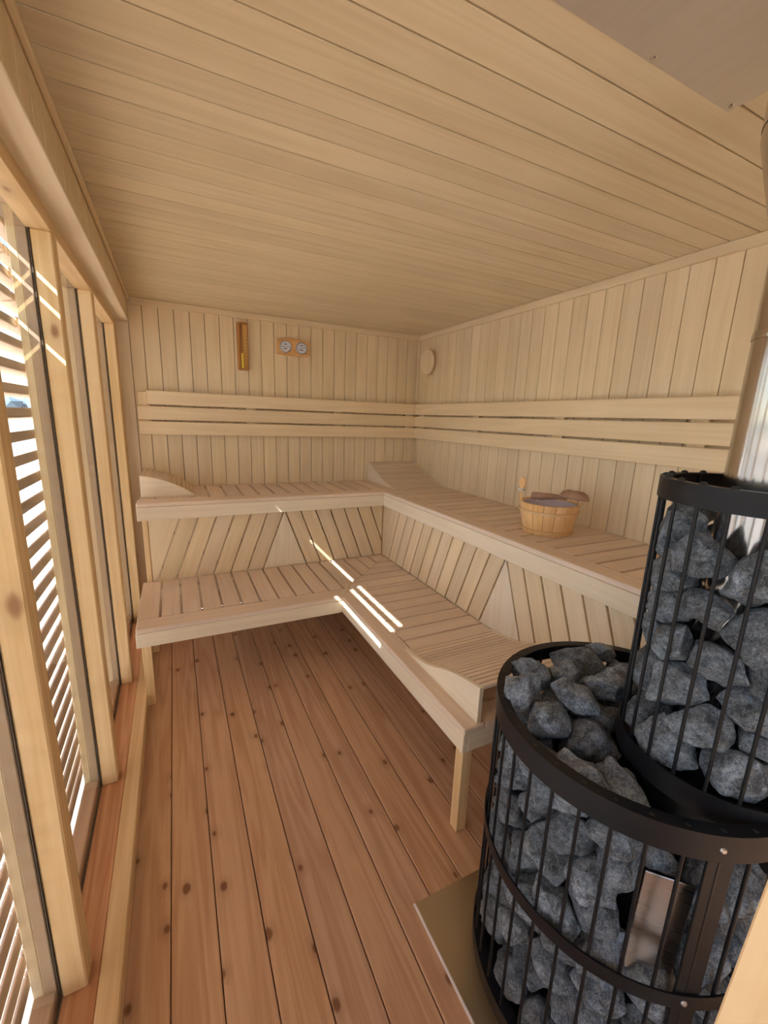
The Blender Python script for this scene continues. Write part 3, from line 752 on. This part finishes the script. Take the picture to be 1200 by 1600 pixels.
# stones, packed by a drop simulation, each its own object
SCALES = {'lower': [[1,0.0652,0.7375,0.3939,0.7117,0.384,-0.107,-0.213,0.892],
[3,0.0873,0.7099,0.4775,0.7639,0.587,-0.632,0.243,-0.444],
[4,0.0723,0.8009,0.439,0.7454,0.334,-0.235,-0.808,0.426],
[0,0.0601,0.7002,0.5714,0.7405,0.146,0.042,0.849,-0.505],
[4,0.0862,0.851,0.5604,0.7532,0.08,0.184,0.388,0.9],
[6,0.0668,0.7161,0.6355,0.717,0.658,0.443,0.609,0.015],
[1,0.0824,0.7804,0.6238,0.7872,0.117,0.447,-0.709,0.533],
[0,0.0738,1.21,0.4356,0.7371,0.089,0.052,-0.921,-0.376],
[5,0.076,0.8748,0.6245,0.8231,0.956,0.021,0.225,-0.19],
[4,0.0762,0.9417,0.6141,0.743,0.262,0.668,-0.696,0.008],
[9,0.078,0.763,0.703,0.8074,0.766,-0.43,-0.42,-0.23],
[5,0.081,0.9972,0.6284,0.8202,0.411,0.634,-0.647,0.096],
[0,0.0769,1.1919,0.5409,0.8048,0.636,-0.43,-0.162,0.62],
[9,0.0763,0.8663,0.6912,0.7506,0.035,0.099,-0.799,0.593],
[0,0.0789,1.1217,0.5777,0.7421,0.076,0.782,0.061,-0.615],
[5,0.0832,1.0434,0.622,0.7448,0.574,-0.297,-0.203,0.735],
[2,0.0602,1.2469,0.5313,0.7365,0.827,-0.346,-0.442,0.046],
[6,0.0646,0.9318,0.7126,0.8145,0.04,0.112,0.933,0.339],
[1,0.0658,1.0978,0.6368,0.8142,0.375,0.594,0.71,0.051],
[9,0.0677,0.9692,0.7195,0.7446,0.311,-0.292,-0.008,-0.904],
[1,0.087,0.8678,0.7712,0.7977,0.399,0.486,-0.753,-0.195],
[1,0.0746,1.2253,0.6237,0.7342,0.436,-0.207,0.068,-0.873],
[9,0.0791,1.1598,0.7002,0.7512,0.956,-0.138,-0.219,-0.139],
[4,0.0841,1.0418,0.755,0.7929,0.252,0.363,0.885,0.147],
[1,0.0648,0.9923,0.8047,0.7333,0.145,0.145,-0.971,0.122],
[7,0.0608,1.1317,0.7469,0.8257,0.869,-0.117,0.235,0.419],
[1,0.0644,1.1014,0.7783,0.7367,0.43,0.138,0.182,0.873],
[0,0.069,0.8568,0.2846,0.1445,0.529,-0.844,0.075,-0.045],
[6,0.068,0.8647,0.294,0.631,0.358,-0.864,-0.344,-0.076],
[8,0.0793,0.8871,0.2881,0.4712,0.891,0.156,-0.392,0.17],
[0,0.0634,0.9045,0.282,0.2239,0.646,-0.369,0.653,0.144],
[2,0.0767,0.8263,0.3203,0.2374,0.332,0.417,-0.696,-0.482],
[8,0.0835,0.7785,0.3462,0.096,0.402,0.454,0.623,0.494],
[3,0.0716,0.9524,0.2718,0.0789,0.053,-0.819,-0.503,0.271],
[3,0.0858,0.8216,0.3339,0.3692,0.364,0.712,0.455,0.393],
[3,0.0754,0.9163,0.2918,0.3974,0.207,-0.942,0.123,0.233],
[3,0.0673,0.8979,0.3021,0.5638,0.053,0.461,-0.844,-0.27],
[3,0.0723,0.961,0.2733,0.3164,0.584,0.185,-0.178,0.77],
[5,0.0648,0.9713,0.2688,0.5263,0.276,0.327,-0.123,0.895],
[3,0.0772,0.9582,0.2751,0.617,0.482,-0.051,-0.206,0.85],
[2,0.0649,0.9699,0.2727,0.4531,0.756,-0.124,0.457,-0.452],
[1,0.0682,0.8668,0.3206,0.0747,0.446,-0.437,0.686,-0.374],
[9,0.0627,0.8814,0.3147,0.3061,0.695,-0.339,0.412,0.482],
[4,0.064,0.9706,0.2744,0.2372,0.726,0.341,-0.511,-0.31],
[3,0.074,0.9454,0.2889,0.1544,0.08,0.925,-0.369,0.044],
[2,0.0657,0.7432,0.3874,0.6458,0.328,0.871,-0.041,0.362],
[4,0.0736,0.7507,0.3902,0.4024,0.394,0.869,-0.252,0.163],
[2,0.0793,0.7634,0.3896,0.3014,0.474,-0.048,0.08,-0.875],
[0,0.0612,0.84,0.3557,0.1464,0.706,0.501,-0.227,-0.447],
[6,0.0671,0.8191,0.3692,0.6663,0.143,-0.636,0.619,0.438],
[2,0.0879,0.7717,0.3941,0.209,0.005,-0.334,0.015,0.942],
[3,0.0683,0.7283,0.4239,0.5727,0.824,0.1,-0.139,0.54],
[1,0.085,0.7565,0.4318,0.4879,0.211,0.511,-0.785,-0.28],
[3,0.0678,0.7592,0.442,0.1347,0.327,-0.746,-0.567,0.121],
[1,0.0713,0.7241,0.4592,0.3502,0.007,0.957,0.155,-0.244],
[5,0.0743,0.716,0.4657,0.2661,0.95,0.018,0.155,-0.271],
[9,0.0694,0.722,0.47,0.0742,0.224,0.343,-0.912,-0.033],
[1,0.0757,0.7097,0.4833,0.436,0.6,0.011,0.157,-0.784],
[7,0.0813,0.7248,0.4806,0.6261,0.003,0.299,0.444,0.845],
[3,0.0612,0.7547,0.5043,0.2127,0.438,-0.296,-0.249,0.812],
[0,0.0812,0.7243,0.5266,0.5413,0.079,0.819,0.45,0.348],
[5,0.0713,0.7038,0.546,0.3735,0.852,0.025,-0.316,-0.417],
[5,0.0683,0.7416,0.5357,0.1492,0.791,0.069,0.015,0.608],
[2,0.068,0.7486,0.5373,0.3181,0.317,0.23,0.067,-0.918],
[2,0.0687,0.6981,0.565,0.094,0.458,-0.633,-0.469,0.411],
[1,0.0864,0.7421,0.5605,0.6655,0.704,0.13,-0.526,-0.459],
[3,0.0778,0.7172,0.584,0.2329,0.171,0.638,0.665,-0.347],
[4,0.0787,0.7373,0.5862,0.4602,0.202,-0.206,-0.302,-0.908],
[3,0.0647,0.7556,0.5905,0.5761,0.861,-0.131,0.189,0.454],
[1,0.0673,0.7638,0.6016,0.0715,0.943,0.071,-0.102,0.307],
[9,0.0701,0.7247,0.6359,0.3049,0.065,0.861,-0.193,-0.467],
[3,0.0812,0.7349,0.6437,0.1428,0.651,0.15,0.526,0.527],
[8,0.0776,0.761,0.6319,0.3853,0.303,-0.729,0.584,0.187],
[4,0.0667,0.7289,0.6532,0.5202,0.64,-0.485,0.071,-0.592],
[2,0.0774,0.7433,0.6602,0.6185,0.184,-0.084,0.142,0.969],
[6,0.0817,0.788,0.6627,0.6917,0.209,-0.751,0.592,-0.207],
[4,0.077,0.77,0.6731,0.2262,0.922,-0.011,-0.296,-0.248],
[2,0.0792,0.7982,0.6821,0.46,0.199,-0.005,-0.973,-0.117],
[5,0.072,0.7797,0.6998,0.5382,0.08,-0.5,-0.774,0.38],
[5,0.0722,0.7857,0.7081,0.0674,0.039,0.906,-0.421,0.025],
[7,0.0629,0.8183,0.699,0.5923,0.213,-0.478,-0.396,-0.755],
[9,0.0713,0.7901,0.7163,0.369,0.956,0.186,-0.059,0.219],
[3,0.0685,0.7823,0.7287,0.1377,0.801,-0.176,-0.509,-0.26],
[9,0.0849,0.8353,0.7421,0.28,0.449,0.771,-0.45,0.01],
[6,0.0847,0.8658,0.7389,0.1771,0.163,0.378,0.518,-0.75],
[2,0.0772,0.8405,0.753,0.5169,0.149,0.245,0.323,0.902],
[4,0.0633,0.8323,0.7666,0.6006,0.193,0.981,-0.01,0.017],
[3,0.0701,0.8477,0.7613,0.4249,0.263,0.494,-0.823,0.099],
[4,0.0824,0.8718,0.7576,0.0836,0.963,-0.058,0.105,-0.242],
[5,0.0685,0.9108,0.7482,0.3608,0.089,-0.273,0.939,0.187],
[3,0.0768,0.888,0.7903,0.6752,0.767,0.611,0.184,-0.068],
[9,0.0799,0.917,0.7785,0.5628,0.6,0.035,0.795,0.079],
[0,0.0685,0.9195,0.7811,0.2419,0.306,-0.511,0.801,0.059],
[3,0.0755,0.9272,0.7894,0.4523,0.101,0.532,-0.441,-0.716],
[6,0.0694,0.8965,0.8045,0.3136,0.922,-0.346,-0.159,0.07],
[4,0.0695,0.9211,0.7999,0.1504,0.008,-0.49,-0.592,-0.64]],
'upper': [[7,0.0691,1.1,0.3049,0.8607,0.334,0.512,0.781,-0.127],
[9,0.0569,1.0226,0.5147,0.8529,0.19,0.86,0.284,-0.38],
[7,0.0769,1.016,0.2607,0.8643,0.358,0.438,-0.242,0.788],
[9,0.0565,1.1292,0.4038,0.8522,0.216,-0.567,-0.774,0.183],
[3,0.0717,0.8799,0.4085,0.8624,0.554,0.507,0.523,0.403],
[0,0.0596,0.9449,0.281,0.9377,0.921,-0.312,0.118,-0.201],
[0,0.0604,1.0876,0.4778,0.8563,0.815,-0.142,0.543,-0.147],
[3,0.0756,0.9116,0.3016,0.871,0.002,0.667,0.484,-0.567],
[1,0.0682,1.0737,0.2809,0.9395,0.396,0.641,0.086,-0.652],
[9,0.0583,1.0149,0.508,0.9241,0.189,0.617,-0.76,0.071],
[2,0.0721,0.8848,0.3558,0.9356,0.789,-0.459,0.12,-0.39],
[3,0.0587,1.1255,0.3542,0.9115,0.247,0.949,0.194,0.001],
[1,0.0749,0.9408,0.4887,0.8662,0.242,-0.016,0.873,-0.423],
[4,0.0625,1.1051,0.4477,0.9142,0.3,0.172,-0.885,-0.313],
[8,0.0736,0.8861,0.4122,1.0001,0.126,-0.9,0.14,-0.393],
[3,0.0572,1.1164,0.3151,0.9885,0.706,-0.289,0.646,-0.038],
[4,0.0589,1.1339,0.4019,0.9653,0.72,0.196,0.014,0.666],
[9,0.0553,1.002,0.2606,0.9585,0.083,-0.86,0.113,0.491],
[8,0.0618,1.0316,0.5035,0.9889,0.257,-0.351,-0.901,-0.012],
[9,0.0754,1.0346,0.271,1.2267,0.419,0.54,-0.304,0.664],
[1,0.0762,1.0565,0.277,1.0208,0.859,-0.236,-0.373,0.258],
[3,0.0748,0.9336,0.4881,0.9663,0.22,-0.57,0.566,0.553],
[8,0.0661,0.8857,0.3587,1.0744,0.786,0.396,0.203,0.429],
[6,0.0675,0.91,0.3024,0.9994,0.277,0.441,-0.73,-0.443],
[8,0.077,1.0931,0.4664,1.0169,0.417,-0.738,-0.45,-0.28],
[0,0.0663,0.9922,0.2586,1.0864,0.392,-0.664,0.358,0.527],
[3,0.0635,1.1244,0.3814,1.0326,0.221,-0.41,0.885,-0.016],
[1,0.0691,0.9471,0.4905,1.0593,0.042,0.357,0.391,0.847],
[2,0.0569,1.109,0.4447,1.0957,0.458,-0.884,-0.09,-0.02],
[1,0.0627,1.1153,0.3147,1.0905,0.284,-0.011,-0.324,-0.902],
[7,0.0742,0.9843,0.5039,1.2146,0.309,0.905,0.202,-0.211],
[3,0.0575,1.0491,0.2656,1.1341,0.531,-0.419,-0.126,-0.726],
[0,0.0658,1.0283,0.5028,1.0768,0.932,0.33,0.046,-0.142],
[8,0.0707,1.1175,0.3313,1.2274,0.835,0.425,0.295,-0.187],
[6,0.0563,1.1233,0.3891,1.0933,0.889,-0.397,0.088,0.209],
[4,0.058,0.8865,0.4413,1.0731,0.37,-0.233,-0.597,-0.673],
[0,0.0752,0.9348,0.489,1.2922,0.149,-0.375,0.805,-0.435],
[4,0.0656,1.1337,0.3933,1.1615,0.525,-0.488,-0.573,0.398],
[5,0.0571,0.9771,0.2646,1.0225,0.152,-0.111,-0.11,0.976],
[1,0.0628,1.0512,0.4929,1.141,0.299,-0.563,-0.764,-0.094],
[3,0.071,1.0648,0.2787,1.3212,0.822,0.517,-0.09,0.224],
[5,0.0726,0.9019,0.3083,1.1545,0.136,-0.573,-0.169,0.791],
[3,0.0566,1.0999,0.2967,1.158,0.941,-0.021,0.198,0.275],
[1,0.0667,0.912,0.4624,1.1437,0.656,0.123,-0.394,-0.633],
[2,0.0667,0.9215,0.2882,1.0759,0.221,-0.516,0.61,0.559],
[8,0.0749,1.122,0.3575,1.3085,0.308,0.906,0.226,0.181],
[7,0.066,0.9522,0.2706,1.2619,0.414,0.465,0.46,0.633],
[0,0.0675,0.877,0.4185,1.2623,0.187,0.753,0.124,-0.619],
[1,0.0654,1.093,0.4644,1.186,0.255,-0.962,0.047,0.086],
[9,0.0647,1.0782,0.484,1.2563,0.845,-0.077,0.289,0.443],
[0,0.0636,1.0342,0.5169,1.3178,0.697,0.415,0.329,-0.484],
[1,0.0761,0.8934,0.333,1.246,0.394,0.598,-0.636,0.288],
[8,0.0593,0.979,0.5096,1.1412,0.257,0.36,0.811,-0.382],
[2,0.0556,1.1242,0.4381,1.3022,0.32,0.056,0.258,0.91],
[2,0.0626,1.1266,0.4186,1.2357,0.609,0.074,0.142,-0.777],
[0,0.0622,0.905,0.4709,1.208,0.26,0.019,-0.109,0.959],
[6,0.0582,0.8672,0.3892,1.1805,0.504,-0.279,-0.377,0.725],
[0,0.0596,0.9674,0.2822,1.1745,0.183,-0.789,-0.574,0.123]]}
stm = stone_mat(); smeshes = [stone_mesh(s) for s in range(10)]
for m_ in smeshes: m_.materials.append(stm)
def stones(data, where):
    for row in data:
        k, s = row[0], row[1]
        o = bpy.data.objects.new('sauna_stone', smeshes[k]); COL.objects.link(o)
        o.location = row[2:5]; o.rotation_mode = 'QUATERNION'; o.rotation_quaternion = row[5:9]; o.scale = (s * .985,) * 3
        x, y, z = row[2:5]
        c = C2 if where == 'upper' else C1
        an = math.degrees(math.atan2(y - c[1], x - c[0])) % 360
        side = 'back wall side' if 45 <= an < 120 else 'bench side' if 120 <= an < 165 else 'window side' if 165 <= an < 215 else 'by the upright' if 215 <= an < 265 else 'right wall side'
        size = 'large' if s > .078 else 'small' if s < .067 else 'mid-sized'
        if where == 'upper':
            size = 'large' if s > .070 else 'small' if s < .062 else 'mid-sized'
            if 215 <= an < 265: side = 'near side'
            band_ = 'topmost by the flue' if z > 1.20 else 'high up' if z > 1.09 else 'halfway up' if z > .98 else 'low down' if z > .90 else 'resting on the floor'
            lab = '%s grey stone %s in the tall upper basket, %s' % (size, band_, side)
        elif z > .72: lab = '%s stone in the open heap inside the wide lower rim, %s' % (size, side)
        else:
            band_ = 'just under the rim' if z > .62 else 'midway between rim and middle ring' if z > .52 else 'just above the middle ring' if z > .43 else 'just below the middle ring' if z > .32 else 'halfway below the middle ring' if z > .18 else 'at the very bottom'
            lab = '%s stone %s of the wide basket, %s' % (size, band_, side)
        g = lab + ' (stones)'
        g = 'stones ' + lab.split('stone ', 1)[1]
        tag(o, lab, 'stone', g)
stones(SCALES['lower'], 'lower'); stones(SCALES['upper'], 'upper')

# ------------------------------------------------------------------ flue, ceiling plate, hearth plate, post
fm = plain('flue_steel', (.60, .57, .55), .16, 1.0, .06, 3, aniso=(1, 1, 4))
fb_ = (C2[0], C2[1], .803)
fu = thing('flue_pipe', fb_, 'shiny stainless flue rising out of the upper basket to the ceiling', 'flue')
lathe('pipe', [(.0735, 0), (.0735, 1.02)], fm, fu, (0, 0, 0), 64)
lathe('adaptor', [(.0745, 1.00), (.077, 1.03), (.118, 1.19), (.118, 1.21)], fm, fu, (0, 0, 0), 64)
lathe('insulated_pipe', [(.119, 1.205), (.119, 1.394)], fm, fu, (0, 0, 0), 64)
lathe('seam', [(.0745, .86), (.0752, .863), (.0752, .870), (.0745, .873)], fm, fu, (0, 0, 0), 64)
cp = thing('ceiling_plate', (.70, .30, ZC), 'brushed steel heat plate screwed to the ceiling above the stove', 'plate')
plate_m = plain('plate_steel', (.70, .67, .64), .45, .8, .08, 5, aniso=(12, 1, 1))
box('sheet', .22, 1.168, -.10, .680, ZC - .0035, ZC - .0008, plate_m, cp, .0005, (.70, .30, ZC))
for (x, y) in ((1.152, .664), (.882, .668), (.60, .668), (.30, .668), (1.152, .40), (1.152, .12), (.24, .3), (.24, 0)):
    lathe('screw', [(0, -.0075), (.004, -.0065), (.0065, -.0045), (.0075, -.0036)], plain('screw_steel', (.7, .7, .7), .2, 1), cp, (x - .70, y - .30, 0), 12)
hp_ = thing('hearth_plate', (1.05, .38, 0), 'bare steel hearth plate on the floor under the stove', 'plate')
hm = plain('hearth_steel', (.50, .43, .33), .33, 1.0, .14, 4)
box('sheet', .590, 1.42, -.12, .866, .0004, .0028, hm, hp_, .0004, (1.05, .38, 0))
box('folded_edge', .583, .590, -.12, .866, .0003, .0060, plain('edge_highlight', (.86, .84, .88), .35, .3), hp_, .001, (1.05, .38, 0))  # the highlight along the plate edge is put into this pale colour
o = box('guard_post', .462, .505, -.05, .117, 0, 1.28, wood('guard_wood', 2, (.80, .58, .29), (.72, .49, .21), vary=.02, rough=.45, bump=.05), bev=.002)
o.rotation_euler.x = R(2.2); o.location.y += .014; o.location.z += .004
tag(o, 'pale yellow upright wooden board close by, in front of the stove', 'post')
